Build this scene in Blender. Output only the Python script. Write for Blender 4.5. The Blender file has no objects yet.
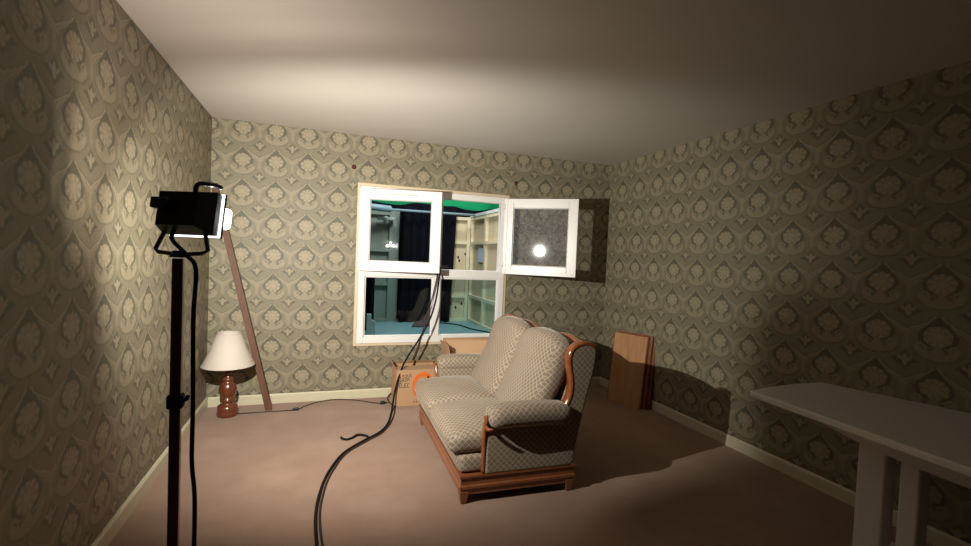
import bpy, bmesh, math, random
from mathutils import Vector, Matrix
sc = bpy.context.scene
col = sc.collection
PI = math.pi

# ------------------------------------------------------------------ camera, world, exposure
cam_d = bpy.data.cameras.new('camera'); cam = bpy.data.objects.new('camera', cam_d); col.objects.link(cam)
cam_d.sensor_width = 36.0; cam_d.lens = 468.65 / 971 * 36.0
cam_d.clip_start = 0.02; cam_d.clip_end = 60
Fv = Vector((0.33175495, 0.94272533, -0.0347507)); Rv = Vector((0.94296456, -0.33031483, 0.04135162)); Uv = Vector((-0.02750455, 0.04648728, 0.99854015))
cam.matrix_world = Matrix(((Rv.x, Uv.x, -Fv.x, 0), (Rv.y, Uv.y, -Fv.y, 0), (Rv.z, Uv.z, -Fv.z, 1.408), (0, 0, 0, 1)))
sc.camera = cam
w = bpy.data.worlds.new('world'); sc.world = w; w.use_nodes = True
w.node_tree.nodes['Background'].inputs[0].default_value = (1.0, 0.9, 0.78, 1)
w.node_tree.nodes['Background'].inputs[1].default_value = 0.003
sc.view_settings.view_transform = 'Standard'; sc.view_settings.look = 'None'
sc.view_settings.gamma = 1.0; sc.view_settings.use_curve_mapping = False
sc.view_settings.exposure = -0.12
sc.cycles.use_denoising = True
sc.cycles.max_bounces = 8
sc.cycles.caustics_reflective = False; sc.cycles.caustics_refractive = False

# work light: position, facing and strength (the lights themselves are made with the lamp)
LAMP = Vector((-0.467, 1.93, 1.528)); LAMP_AZ = math.radians(25.0); LAMP_TILT = math.radians(-9.0)
BEAM_W = 540.0; SPILL_W = 11.5; BEAM_ANGLE = 144
LIGHT_COL = (1.0, 0.895, 0.765)

def area(name, loc, rot, sx, sy, watts, colr, spread=180):
    l = bpy.data.lights.new(name, 'AREA'); l.shape = 'RECTANGLE'; l.size = sx; l.size_y = sy
    l.energy = watts; l.color = colr; l.spread = math.radians(spread)
    o = bpy.data.objects.new(name, l); col.objects.link(o); o.location = loc; o.rotation_euler = rot
    return o
# studio lighting over the stage behind the window
area('stage_light', (1.3, 5.1, 3.5), (math.radians(20), 0, 0), 1.2, 0.6, 80, (0.95, 1.0, 0.95))

# ------------------------------------------------------------------ node helpers
class X:
    """a float socket with arithmetic"""
    nt = None
    def __init__(s, sock): s.s = sock
    @staticmethod
    def op(o, *a, clamp=False):
        n = X.nt.nodes.new('ShaderNodeMath'); n.operation = o; n.use_clamp = clamp
        for i, v in enumerate(a):
            if isinstance(v, X): X.nt.links.new(v.s, n.inputs[i])
            else: n.inputs[i].default_value = v
        return X(n.outputs[0])
    def __add__(a, b): return X.op('ADD', a, b)
    __radd__ = __add__
    def __sub__(a, b): return X.op('SUBTRACT', a, b)
    def __rsub__(a, b): return X.op('SUBTRACT', b, a)
    def __mul__(a, b): return X.op('MULTIPLY', a, b)
    __rmul__ = __mul__
    def __truediv__(a, b): return X.op('DIVIDE', a, b)
    def frac(a): return X.op('FRACT', a)
    def abs(a): return X.op('ABSOLUTE', a)
    def sqrt(a): return X.op('SQRT', X.op('MAXIMUM', a, 0.0))
    def pow(a, e): return X.op('POWER', X.op('MAXIMUM', a, 0.0), e)
    def max(a, b): return X.op('MAXIMUM', a, b)
    def min(a, b): return X.op('MINIMUM', a, b)
    def cos(a): return X.op('COSINE', a)
    def lt(a, b, soft):   # soft mask: 1 where a < b
        return X.op('ADD', (b - a) * (1.0 / (2 * soft)) if isinstance(b, X) else (a * -1.0 + b) * (1.0 / (2 * soft)), 0.5, clamp=True)

def new_mat(name):
    m = bpy.data.materials.new(name); m.use_nodes = True
    nt = m.node_tree; b = nt.nodes['Principled BSDF']; X.nt = nt
    return m, nt, b
def rgba(c): return (c[0], c[1], c[2], 1)
def noise(nt, scale, detail=3, vec=None, rough=0.55):
    n = nt.nodes.new('ShaderNodeTexNoise'); n.inputs['Scale'].default_value = scale; n.inputs['Detail'].default_value = detail
    n.inputs['Roughness'].default_value = rough
    if vec is not None: nt.links.new(vec, n.inputs['Vector'])
    return X(n.outputs['Fac'])
def mixc(nt, fac, a, b):
    n = nt.nodes.new('ShaderNodeMix'); n.data_type = 'RGBA'
    if isinstance(fac, X): nt.links.new(fac.s, n.inputs[0])
    else: n.inputs[0].default_value = fac
    for i, c in ((6, a), (7, b)):
        if isinstance(c, tuple): n.inputs[i].default_value = rgba(c)
        else: nt.links.new(c, n.inputs[i])
    return n.outputs[2]
def bump(nt, b, h, strength, dist):
    n = nt.nodes.new('ShaderNodeBump'); n.inputs['Strength'].default_value = strength; n.inputs['Distance'].default_value = dist
    nt.links.new(h.s, n.inputs['Height']); nt.links.new(n.outputs[0], b.inputs['Normal'])
def tex(nt, kind='Object'):
    return nt.nodes.new('ShaderNodeTexCoord').outputs[kind]
def sep(nt, v):
    n = nt.nodes.new('ShaderNodeSeparateXYZ'); nt.links.new(v, n.inputs[0]); return [X(o) for o in n.outputs]

def plain(name, c, rough=0.6, metal=0.0, spec=0.5, var=0.12, scale=14, coat=0.0, bmp=0.0):
    m, nt, b = new_mat(name)
    v = noise(nt, scale, 4, tex(nt))
    dark = tuple(k * (1 - var) for k in c); lite = tuple(min(1, k * (1 + var)) for k in c)
    nt.links.new(mixc(nt, v, dark, lite), b.inputs['Base Color'])
    b.inputs['Roughness'].default_value = rough; b.inputs['Metallic'].default_value = metal
    b.inputs['Specular IOR Level'].default_value = spec; b.inputs['Coat Weight'].default_value = coat
    b.inputs['Coat Roughness'].default_value = 0.12
    if bmp: bump(nt, b, noise(nt, scale * 8, 3, tex(nt)), bmp, 0.004)
    return m
def wood(name, c1, c2, axis='Z', scale=9.0, rough=0.4, coat=0.3):
    m, nt, b = new_mat(name)
    mp = nt.nodes.new('ShaderNodeMapping'); nt.links.new(tex(nt), mp.inputs[0])
    s = {'X': (0.08, 1, 1), 'Y': (1, 0.08, 1), 'Z': (1, 1, 0.08)}[axis]
    mp.inputs['Scale'].default_value = tuple(k * scale for k in s)
    v = noise(nt, 4.0, 6, mp.outputs[0], 0.65)
    v = X.op('ADD', (v - 0.5) * 2.2, 0.5, clamp=True)
    nt.links.new(mixc(nt, v, c1, c2), b.inputs['Base Color'])
    b.inputs['Roughness'].default_value = rough; b.inputs['Coat Weight'].default_value = coat; b.inputs['Coat Roughness'].default_value = 0.18
    return m
def emit(name, c, s):
    m, nt, b = new_mat(name)
    b.inputs['Base Color'].default_value = rgba(c); b.inputs['Emission Color'].default_value = rgba(c); b.inputs['Emission Strength'].default_value = s
    return m
def glass(name, tint, refl, haze=0.0, hz_rough=0.25):
    m, nt, b = new_mat(name); nt.nodes.remove(b)
    out = nt.nodes['Material Output']
    t = nt.nodes.new('ShaderNodeBsdfTransparent'); t.inputs[0].default_value = rgba(tint)
    g = nt.nodes.new('ShaderNodeBsdfGlossy'); g.inputs['Roughness'].default_value = 0.0
    fr = nt.nodes.new('ShaderNodeFresnel'); fr.inputs[0].default_value = 1.5
    geo = nt.nodes.new('ShaderNodeNewGeometry'); ior = X(geo.outputs['Backfacing']) * (1 / 1.5 - 1.5) + 1.5; nt.links.new(ior.s, fr.inputs[0])
    k = X(fr.outputs[0]) * refl
    mx = nt.nodes.new('ShaderNodeMixShader'); nt.links.new(k.s, mx.inputs[0]); nt.links.new(t.outputs[0], mx.inputs[1]); nt.links.new(g.outputs[0], mx.inputs[2])
    last = mx
    if haze:
        g.inputs['Roughness'].default_value = hz_rough
        g2 = nt.nodes.new('ShaderNodeBsdfDiffuse'); g2.inputs['Color'].default_value = (0.75, 0.76, 0.80, 1)
        n2 = noise(nt, 40, 5, tex(nt))
        kk = X.op('MULTIPLY', n2 * n2, haze * 3.0, clamp=True)
        mx2 = nt.nodes.new('ShaderNodeMixShader'); nt.links.new(kk.s, mx2.inputs[0]); nt.links.new(mx.outputs[0], mx2.inputs[1]); nt.links.new(g2.outputs[0], mx2.inputs[2])
        last = mx2
    nt.links.new(last.outputs[0], out.inputs[0])
    return m

def wallpaper(name, ax, pu, pv, u0, v0):
    """damask paper: medallion in a dark ogee, scroll bowl under it, small fleur between; ax = horizontal wall axis"""
    m, nt, b = new_mat(name)
    tc = tex(nt); c = sep(nt, tc)
    nz = noise(nt, 18, 3, tc); w1 = noise(nt, 34, 2, tc); w2 = noise(nt, 47, 2, tc)
    u = c[ax]; v = c[2]
    s = (((u - u0) * (1.0 / pu) + 0.5).frac() - 0.5) + (w1 - 0.5) * 0.06
    t = ((v - v0) * (1.0 / pv) + 0.63).frac() - 0.63 + (w2 - 0.5) * 0.06
    a = s.abs()
    xq = (t * (1 / 0.385)).max(0.0).min(1.0)
    up = 0.315 * (1.0 - xq.pow(1.22))
    lo = 0.315 * (1.0 - (t.min(0.0) * t.min(0.0)) * (1 / (0.24 * 0.24))).sqrt()
    isup = t.lt(-0.05, 0.03) * -1.0 + 1.0
    sw = t.lt(0.0, 0.002)
    wdt = up * (1.0 - sw) + lo * sw
    d = a - wdt
    inside = d.lt(0.0, 0.02) * t.lt(0.385, 0.01)
    th = X.op('ARCTAN2', s, t)
    tm_ = t + 0.012
    rr = (s * s * (1 / 0.056) + tm_ * tm_ * (1 / 0.040)).sqrt()
    petals = (th * 9.0).cos()
    disc = rr.lt(petals * 0.035 + 0.95, 0.06)
    inner = X.op('MULTIPLY', (petals * -0.5 + 0.25) * ((rr - 0.25) * 2.0), 1.0, clamp=True) + ((rr - 0.45).abs()).lt(0.05, 0.06) * 0.4
    tb2 = t + 0.03
    dh = a - (0.5 - tb2 * (0.5 / 0.41) + X.op('SINE', tb2 * (2 * PI / 0.41)) * 0.052)
    hup = (t.lt(-0.03, 0.02) * -1.0 + 1.0)
    b1_ = ((dh + 0.052).abs()).lt(0.030, 0.016) * hup
    b2_ = ((dh - 0.038).abs()).lt(0.032, 0.016) * hup
    bo = ((dh - 0.105).abs()).lt(0.022, 0.02) * hup
    q = t + 0.235
    rb = (s * s * (1 / (0.36 * 0.36)) + q * q * (1 / (0.235 * 0.235))).sqrt()
    qi = t + 0.20
    ri = (s * s * (1 / (0.235 * 0.235)) + qi * qi * (1 / (0.155 * 0.155))).sqrt()
    low = q.lt(0.0, 0.02)
    bowl = rb.lt(1.0, 0.06) * low
    bout = ((rb - 1.09).abs()).lt(0.05, 0.05) * q.lt(-0.04, 0.02)
    brim = ri.lt(1.0, 0.10) * low
    e1 = a - 0.255; e2 = t + 0.245
    rc = (e1 * e1 + e2 * e2).sqrt()
    curl = rc.lt(0.085, 0.02); curld = ((rc - 0.036).abs()).lt(0.014, 0.016) * X.op('ADD', (e1 * -14.0 + e2 * 10.0), 0.5, clamp=True)
    bulb = (s * s * (1 / 0.012) + (t + 0.315) * (t + 0.315) * (1 / 0.004)).lt(1.0, 0.25)
    neck = a.lt(0.055, 0.02) * ((t + 0.26).abs()).lt(0.07, 0.02)
    stem = (0.5 - a).lt(0.045, 0.02) * ((t + 0.12).abs()).lt(0.17, 0.05)
    s2 = 0.5 - a
    t2 = ((t + 0.545 + 0.5).frac() - 0.5)
    diam = ((s2 * (1 / 0.25)).pow(0.8) + (t2.abs() * (1 / 0.20)).pow(0.8)).lt(1.0, 0.12)
    fl = (s2 * s2 * (1 / 0.0024) + t2 * t2 * (1 / 0.014)).lt(1.0, 0.3)
    g1 = s2 - 0.075; g2 = t2 + 0.01 - s2 * 0.5
    fl2 = (g1 * g1 * 0.8 + g2 * g2 * 1.8).sqrt().lt(0.048, 0.02)
    val = nz * 0.24 + 0.34                                 # ground
    def over(base, mask, x): return base * (1.0 - mask) + mask * x
    val = over(val, stem, 0.72)
    val = over(val, diam, 0.08)
    val = over(val, bo * 0.6, 0.22); val = over(val, b1_, 0.76); val = over(val, b2_, 0.86)
    val = over(val, fl.max(fl2), 0.86)
    val = over(val, inside, 0.05)
    val = over(val, bout * 0.7, 0.15)
    val = over(val, bowl, 0.74); val = over(val, brim, 0.20)
    val = over(val, neck.max(bulb), 0.72)
    val = over(val, curl, 0.82); val = over(val, curld, 0.15)
    val = over(val, disc, 0.95); val = over(val, disc * inner, 0.45)
    n2 = noise(nt, 85, 4, tc, 0.7); val = val + (n2 - 0.5) * 0.6
    ramp = nt.nodes.new('ShaderNodeValToRGB'); nt.links.new(val.s, ramp.inputs[0])
    e = ramp.color_ramp.elements
    e[0].position = 0.0; e[0].color = (0.098, 0.091, 0.063, 1)
    e[1].position = 1.0; e[1].color = (0.365, 0.308, 0.212, 1)
    k = ramp.color_ramp.elements.new(0.45); k.color = (0.215, 0.187, 0.128, 1)
    stain = noise(nt, 1.3, 4, tc)
    nt.links.new(mixc(nt, X.op('MULTIPLY', stain, 0.18, clamp=True), ramp.outputs[0], (0.20, 0.18, 0.125)), b.inputs['Base Color'])
    b.inputs['Roughness'].default_value = 0.55
    b.inputs['Specular IOR Level'].default_value = 0.35
    bump(nt, b, val, 0.25, 0.002)
    return m

def fabric(name):
    m, nt, b = new_mat(name)
    uv = tex(nt, 'UV'); c = sep(nt, uv)
    P = 1 / 0.037
    wob = noise(nt, 30, 2, uv) * 0.12
    g1 = ((c[0] + c[1]) * P + wob).frac() - 0.5; g2 = ((c[0] - c[1]) * P + wob).frac() - 0.5
    dd = g1.abs().min(g2.abs())
    line = dd.lt(0.085, 0.05)
    pile = noise(nt, 9, 4, uv)
    fine = noise(nt, 320, 2, uv)
    ground = mixc(nt, pile, (0.145, 0.100, 0.074), (0.285, 0.208, 0.158))
    colr = mixc(nt, line, ground, (0.43, 0.352, 0.268))
    colr = mixc(nt, X.op('MULTIPLY', fine, 0.3, clamp=True), colr, (0.30, 0.255, 0.20))
    nt.links.new(colr, b.inputs['Base Color'])
    b.inputs['Roughness'].default_value = 0.85; b.inputs['Specular IOR Level'].default_value = 0.15
    b.inputs['Sheen Weight'].default_value = 0.35; b.inputs['Sheen Roughness'].default_value = 0.35
    b.inputs['Sheen Tint'].default_value = (1, 0.94, 0.86, 1)
    bump(nt, b, line * 0.6 + fine * 0.4, 0.4, 0.003)
    return m

def carpet(name):
    m, nt, b = new_mat(name); tc = tex(nt)
    f = noise(nt, 220, 3, tc); g = noise(nt, 6, 5, tc); h = noise(nt, 2.2, 4, tc)
    c1 = mixc(nt, g, (0.27, 0.165, 0.120), (0.40, 0.255, 0.192))
    spot = X.op('MULTIPLY', (h - 0.50) * 4.5, 0.55, clamp=True)
    c2 = mixc(nt, spot, c1, (0.47, 0.325, 0.255))
    c3 = mixc(nt, X.op('MULTIPLY', f, 0.5, clamp=True), c2, (0.28, 0.18, 0.135))
    nt.links.new(c3, b.inputs['Base Color']); b.inputs['Roughness'].default_value = 0.95; b.inputs['Specular IOR Level'].default_value = 0.08
    b.inputs['Sheen Weight'].default_value = 0.15
    bump(nt, b, f, 0.5, 0.006)
    return m

XL, XR, YB, H = -0.909, 3.07, 4.599, 2.5
Y0 = -1.3
M = dict(
    paper_back=wallpaper('wallpaper_back', 0, 0.2665, 0.2755, 1.997, 1.071),
    paper_right=wallpaper('wallpaper_right', 1, 0.2830, 0.2770, 3.502, 1.640),
    paper_left=wallpaper('wallpaper_left', 1, 0.2850, 0.2680, 2.530, 1.612),
    ceiling=plain('ceiling_paint', (0.60, 0.55, 0.505), 0.8, var=0.04, scale=3),
    carpet=carpet('brown_carpet'),
    cream=plain('cream_paint', (0.62, 0.565, 0.42), 0.45, var=0.05),
    trimwood=plain('pale_trim', (0.66, 0.53, 0.38), 0.5, var=0.08),
    upvc=plain('white_window_plastic', (0.83, 0.80, 0.80), 0.3, var=0.02, coat=0.2),
    grey_pl=plain('grey_plastic', (0.42, 0.40, 0.38), 0.4),
    pane=glass('clear_pane', (0.90, 0.94, 0.95), 1.0),
    pane_tint=glass('tinted_pane', (0.78, 0.89, 0.90), 1.0),
    pane_dusty=glass('dusty_pane', (0.93, 0.93, 0.95), 1.4, 0.085, 0.04),
    black=plain('black_metal', (0.012, 0.012, 0.013), 0.45, var=0.2),
    rubber=plain('black_rubber', (0.010, 0.009, 0.010), 0.75, var=0.2, spec=0.15),
    brown_rub=plain('brown_flex', (0.05, 0.030, 0.022), 0.75, spec=0.2),
    steel=plain('steel', (0.55, 0.55, 0.56), 0.3, metal=0.9),
    reflector=plain('bright_reflector', (0.85, 0.85, 0.82), 0.35, metal=0.6, var=0.02),
    pole=wood('dark_red_wood', (0.085, 0.032, 0.02), (0.15, 0.06, 0.036), 'Z', 12, 0.4, 0.3),
    batten=wood('copper_brown_wood', (0.085, 0.030, 0.015), (0.145, 0.055, 0.028), 'Z', 12, 0.6, 0.0),
    lampwood=wood('red_brown_varnished_wood', (0.085, 0.020, 0.009), (0.17, 0.045, 0.018), 'Z', 14, 0.22, 0.8),
    shade=plain('cream_lampshade', (0.60, 0.525, 0.47), 0.7, var=0.03, scale=40),
    sofawood=wood('orange_brown_varnish', (0.20, 0.052, 0.014), (0.33, 0.100, 0.030), 'Y', 8, 0.22, 0.8),
    plinthwood=wood('brown_plinth_wood', (0.20, 0.062, 0.022), (0.31, 0.110, 0.042), 'Y', 8, 0.3, 0.5),
    fabric=fabric('lattice_velour'),
    card=plain('cardboard', (0.50, 0.305, 0.175), 0.8, var=0.08, scale=9, spec=0.2),
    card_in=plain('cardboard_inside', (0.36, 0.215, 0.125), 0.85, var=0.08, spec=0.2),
    orange=plain('orange_print', (0.80, 0.150, 0.025), 0.6, var=0.06),
    ink=plain('black_ink', (0.035, 0.022, 0.018), 0.6),
    whiteprint=plain('white_print', (0.72, 0.66, 0.58), 0.6, var=0.04),
    panelwood=wood('honey_board', (0.38, 0.175, 0.075), (0.54, 0.285, 0.135), 'Z', 6, 0.4, 0.3),
    panelred=wood('red_board_edge', (0.20, 0.055, 0.022), (0.30, 0.095, 0.040), 'Z', 8, 0.3, 0.4),
    tablewhite=plain('white_lacquer', (0.80, 0.76, 0.74), 0.22, var=0.03, coat=0.3),
    ply=wood('pale_plywood', (0.50, 0.40, 0.255), (0.66, 0.55, 0.385), 'Z', 2.5, 0.75, 0.0),
    plyrail=wood('pale_pine', (0.56, 0.48, 0.34), (0.70, 0.62, 0.46), 'X', 4, 0.7, 0.0),
    greypine=wood('grey_green_pine', (0.20, 0.23, 0.20), (0.31, 0.34, 0.29), 'Z', 4, 0.7, 0.0),
    drape=plain('black_drape', (0.004, 0.004, 0.008), 0.95, var=0.3, scale=20, spec=0.1),
    mauve=plain('mauve_cloth', (0.090, 0.045, 0.055), 0.9, var=0.25, scale=20),
    green=plain('chroma_green', (0.0, 0.42, 0.16), 0.8, var=0.05),
    teal=plain('teal_paint', (0.21, 0.36, 0.40), 0.5, var=0.18, scale=6),
    bluepaper=plain('pale_blue_paper', (0.50, 0.62, 0.80), 0.7, var=0.03),
    palewhite=plain('off_white_paint', (0.62, 0.66, 0.64), 0.5, var=0.06),
    paleblue=plain('pale_blue_pipe', (0.30, 0.42, 0.50), 0.4, var=0.06),
    rust=plain('rusty_plug', (0.085, 0.022, 0.014), 0.6, var=0.3),
    glow=emit('leak_glow', (1.0, 0.98, 0.95), 3.0),
    glow_glare=emit('lens_glare', (1.0, 0.98, 0.95), 7.0),
)

# ------------------------------------------------------------------ mesh helpers (world coordinates; the object's origin is moved to its root)
class MB:
    def __init__(s): s.v = []; s.f = []; s.smooth = False
    def add(s, vs, fs):
        n = len(s.v); s.v += [Vector(p) for p in vs]; s.f += [tuple(i + n for i in f) for f in fs]; return s
    def box(s, x0, x1, y0, y1, z0, z1):
        return s.add([(x, y, z) for z in (z0, z1) for y in (y0, y1) for x in (x0, x1)],
                     [(0, 2, 3, 1), (4, 5, 7, 6), (0, 1, 5, 4), (2, 6, 7, 3), (0, 4, 6, 2), (1, 3, 7, 5)])
    def hexa(s, p):   # 8 corners: bottom 4 (ccw), top 4
        return s.add(p, [(3, 2, 1, 0), (4, 5, 6, 7), (0, 1, 5, 4), (1, 2, 6, 5), (2, 3, 7, 6), (3, 0, 4, 7)])
    def prism(s, pts, a, b):   # pts: list of 3d points of the outline; b: offset vector
        n = len(pts); b = Vector(b)
        return s.add([Vector(p) for p in pts] + [Vector(p) + b for p in pts],
                     [tuple(range(n - 1, -1, -1)), tuple(range(n, 2 * n))] + [(i, (i + 1) % n, n + (i + 1) % n, n + i) for i in range(n)])
    def lathe(s, prof, cx, cy, seg=28, cap=True):
        n = len(prof); vs = []; fs = []
        for r, z in prof:
            for k in range(seg): vs.append((cx + r * math.cos(2 * PI * k / seg), cy + r * math.sin(2 * PI * k / seg), z))
        for i in range(n - 1):
            for k in range(seg):
                k2 = (k + 1) % seg; fs.append((i * seg + k, i * seg + k2, (i + 1) * seg + k2, (i + 1) * seg + k))
        if cap: fs.append(tuple(range(seg - 1, -1, -1))); fs.append(tuple(range((n - 1) * seg, n * seg)))
        return s.add(vs, fs)
    def tube(s, pts, r, seg=8, ry=None, closed=False, up=None, cap=True):
        pts = [Vector(p) for p in pts]; n = len(pts); vs = []; fs = []
        rad = r if isinstance(r, (list, tuple)) else [r] * n
        prev = None
        for i in range(n):
            if closed: d = pts[(i + 1) % n] - pts[i - 1]
            else: d = pts[min(i + 1, n - 1)] - pts[max(i - 1, 0)]
            d.normalize()
            ref = Vector(up) if up else (prev if prev else (Vector((0, 0, 1)) if abs(d.z) < 0.9 else Vector((1, 0, 0))))
            a = (ref - d * ref.dot(d)).normalized(); b = d.cross(a); prev = a
            for k in range(seg):
                t = 2 * PI * k / seg
                vs.append(pts[i] + a * (rad[i] * math.cos(t)) + b * ((ry if ry else rad[i]) * math.sin(t)))
        for i in range(n if closed else n - 1):
            j = (i + 1) % n
            for k in range(seg):
                k2 = (k + 1) % seg; fs.append((i * seg + k, i * seg + k2, j * seg + k2, j * seg + k))
        if not closed and cap: fs.append(tuple(range(seg - 1, -1, -1))); fs.append(tuple(range((n - 1) * seg, n * seg)))
        return s.add(vs, fs)
    def rbox(s, x0, x1, y0, y1, z0, z1, r, n=12, fn=None):
        """rounded box, optionally warped by fn(u, v, w, point)"""
        bm = bmesh.new(); bmesh.ops.create_cube(bm, size=2)
        bmesh.ops.subdivide_edges(bm, edges=bm.edges[:], cuts=n, use_grid_fill=True)
        c = Vector(((x0 + x1) / 2, (y0 + y1) / 2, (z0 + z1) / 2)); h = Vector(((x1 - x0) / 2, (y1 - y0) / 2, (z1 - z0) / 2))
        rr = [min(r, k) for k in h]
        bm.verts.index_update(); vs = []
        for v in bm.verts:
            # spread grid: denser near the edges
            q = Vector([math.sin(k * PI / 2) * 0.6 + k * 0.4 for k in v.co])
            p = Vector([q[i] * h[i] for i in range(3)])
            inn = Vector([max(-(h[i] - rr[i]), min(h[i] - rr[i], p[i])) for i in range(3)])
            d = p - inn
            if d.length > 1e-7:
                e = Vector([d[i] / rr[i] for i in range(3)])
                m = max(abs(k) for k in e); e = e.normalized() * m
                p = inn + Vector([e[i] * rr[i] for i in range(3)])
            pt = c + p
            if fn: pt = fn(q.x, q.y, q.z, pt)
            vs.append(pt)
        fs = [tuple(v.index for v in f.verts) for f in bm.faces]
        bm.free(); s.smooth = True
        return s.add(vs, fs)
def empty(name, loc, **k):
    o = bpy.data.objects.new(name, None); col.objects.link(o); o.location = loc; o.empty_display_size = 0.1
    o['_w'] = list(loc); tag(o, **k); return o
def tag(o, label=None, category=None, group=None, kind=None):
    for n, v in (('label', label), ('category', category), ('group', group), ('kind', kind)):
        if v: o[n] = v
    return o
def rootloc(o):
    v = Vector(o.location)
    while o.parent: o = o.parent; v += o.location
    return v
def make(name, mb, mat, parent=None, loc=None, bevel=0, smooth=None, solid=0, subsurf=0, **k):
    """one mesh object from world coordinates; parts sit at their root's origin"""
    base = rootloc(parent) if parent else Vector(loc if loc is not None else (0, 0, 0))
    me = bpy.data.meshes.new(name)
    me.from_pydata([tuple(p - base) for p in mb.v], [], mb.f); me.update()
    bm = bmesh.new(); bm.from_mesh(me); bmesh.ops.recalc_face_normals(bm, faces=bm.faces[:])
    uvl = bm.loops.layers.uv.new('UVMap')
    for f in bm.faces:
        n = f.normal; ax = max(range(3), key=lambda i: abs(n[i]))
        for l in f.loops:
            p = l.vert.co
            l[uvl].uv = (p.y, p.z) if ax == 0 else ((p.x, p.z) if ax == 1 else (p.x, p.y))
        f.smooth = mb.smooth if smooth is None else smooth
    bm.to_mesh(me); bm.free()
    o = bpy.data.objects.new(name, me); col.objects.link(o)
    me.materials.append(M[mat])
    if parent: o.parent = parent
    else: o.location = base
    if solid: md = o.modifiers.new('solid', 'SOLIDIFY'); md.thickness = solid
    if bevel:
        md = o.modifiers.new('bevel', 'BEVEL'); md.width = bevel; md.segments = 3; md.limit_method = 'ANGLE'; md.angle_limit = math.radians(40)
    tag(o, **k); return o
def spline(pts, n=10):
    pts = [Vector(p) for p in pts]; out = []
    P = [pts[0]] + pts + [pts[-1]]
    for i in range(1, len(P) - 2):
        for k in range(n):
            t = k / n; a, b, c, d = P[i - 1], P[i], P[i + 1], P[i + 2]
            out.append(0.5 * ((2 * b) + (c - a) * t + (2 * a - 5 * b + 4 * c - d) * t * t + (3 * b - a - 3 * c + d) * t ** 3))
    out.append(pts[-1]); return out

# ------------------------------------------------------------------ the room
S = dict(kind='structure')
make('floor', MB().box(XL - 0.1, XR + 0.1, Y0, YB + 0.06, -0.1, 0), 'carpet', label='brown carpeted floor of the room', category='floor', **S)
make('ceiling', MB().box(XL - 0.1, XR + 0.1, Y0, YB + 0.06, H, H + 0.1), 'ceiling', label='plain off-white ceiling of the room', category='ceiling', **S)
make('wall_left', MB().box(XL - 0.1, XL, Y0, YB + 0.06, 0, H), 'paper_left', label='left wall papered in olive damask beside the work light', category='wall', **S)
make('wall_right', MB().box(XR, XR + 0.1, Y0, YB + 0.06, 0, H), 'paper_right', label='shadowed right wall papered in olive damask behind the white table', category='wall', **S)
OX0, OX1, OZ0, OZ1 = 0.335, 1.820, 0.530, 2.030      # window opening
wb = MB()
wb.box(XL, OX0, YB, YB + 0.06, 0, H).box(OX1, XR, YB, YB + 0.06, 0, H).box(OX0, OX1, YB, YB + 0.06, 0, OZ0).box(OX0, OX1, YB, YB + 0.06, OZ1, H)
wall_back = make('wall_back', wb, 'paper_back', label='lit back wall papered in olive damask around the white window', category='wall', **S)
for hx in (0.268, 1.917):
    pb = MB(); pts = []
    pb.lathe([(0.001, 0), (0.022, 0), (0.022, 0.004), (0.014, 0.012), (0.008, 0.006), (0.001, 0.005)], 0, 0, 14, cap=False)
    pb.v = [Vector((hx + p.x, YB - p.z, 2.198 + p.y)) for p in pb.v]
    make('curtain_rod_plug', pb, 'rust', wall_back)
def base_board(name, x0, x1, y0, y1, side):
    b = MB(); h, t = 0.086, 0.016
    if side == 'back': prof = [(0, 0), (-t, 0), (-t, h - 0.012), (-t + 0.008, h), (0, h)]; b.prism([(x0, y1 + p[0], p[1]) for p in prof], 0, (x1 - x0, 0, 0))
    elif side == 'left': prof = [(0, 0), (t, 0), (t, h - 0.012), (t - 0.008, h), (0, h)]; b.prism([(x0 + p[0], y0, p[1]) for p in prof], 0, (0, y1 - y0, 0))
    else: prof = [(0, 0), (-t, 0), (-t, h - 0.012), (-t + 0.008, h), (0, h)]; b.prism([(x1 + p[0], y0, p[1]) for p in prof], 0, (0, y1 - y0, 0))
    return make(name, b, 'cream', label='cream painted skirting board along the %s wall' % side, category='baseboard', **S)
base_board('baseboard_back', XL + 0.016, XR - 0.016, YB, YB, 'back')
base_board('baseboard_left', XL, XL, Y0, YB, 'left')
base_board('baseboard_right', XR, XR, Y0, YB, 'right')

# window: trim, white frame with mullion and transom, two fixed lower panes, two sashes
win = empty('window_1', (1.078, YB, OZ0), label='white two-by-two casement window with its upper right sash swung open', category='window', **S)
def frame_mb(x0, x1, z0, z1, wd, y0, y1):
    return MB().box(x0, x0 + wd, y0, y1, z0, z1).box(x1 - wd, x1, y0, y1, z0, z1).box(x0 + wd, x1 - wd, y0, y1, z0, z0 + wd).box(x0 + wd, x1 - wd, y0, y1, z1 - wd, z1)
make('casing_trim', frame_mb(0.308, 1.848, 0.505, 2.058, 0.027, YB - 0.012, YB - 0.001), 'trimwood', win, bevel=0.003)
fy0, fy1 = YB - 0.022, YB + 0.055
make('outer_frame', frame_mb(0.336, 1.819, 0.531, 2.029, 0.062, fy0, fy1), 'upvc', win, bevel=0.005)
make('mullion', MB().box(1.065, 1.137, fy0 + 0.002, fy1, 0.593, 1.967), 'upvc', win, bevel=0.004)
make('transom', MB().box(0.398, 1.065, fy0 + 0.001, fy1, 1.178, 1.262).box(1.137, 1.757, fy0 + 0.001, fy1, 1.178, 1.262), 'upvc', win, bevel=0.004)
for (x0, x1) in ((0.398, 1.065), (1.137, 1.757)):
    make('glazing_bead', frame_mb(x0, x1, 0.593, 1.178, 0.014, YB + 0.002, YB + 0.014), 'upvc', win, bevel=0.003)
    make('pane', MB().box(x0 + 0.004, x1 - 0.004, YB + 0.016, YB + 0.022, 0.597, 1.174), 'pane_tint', win)
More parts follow.
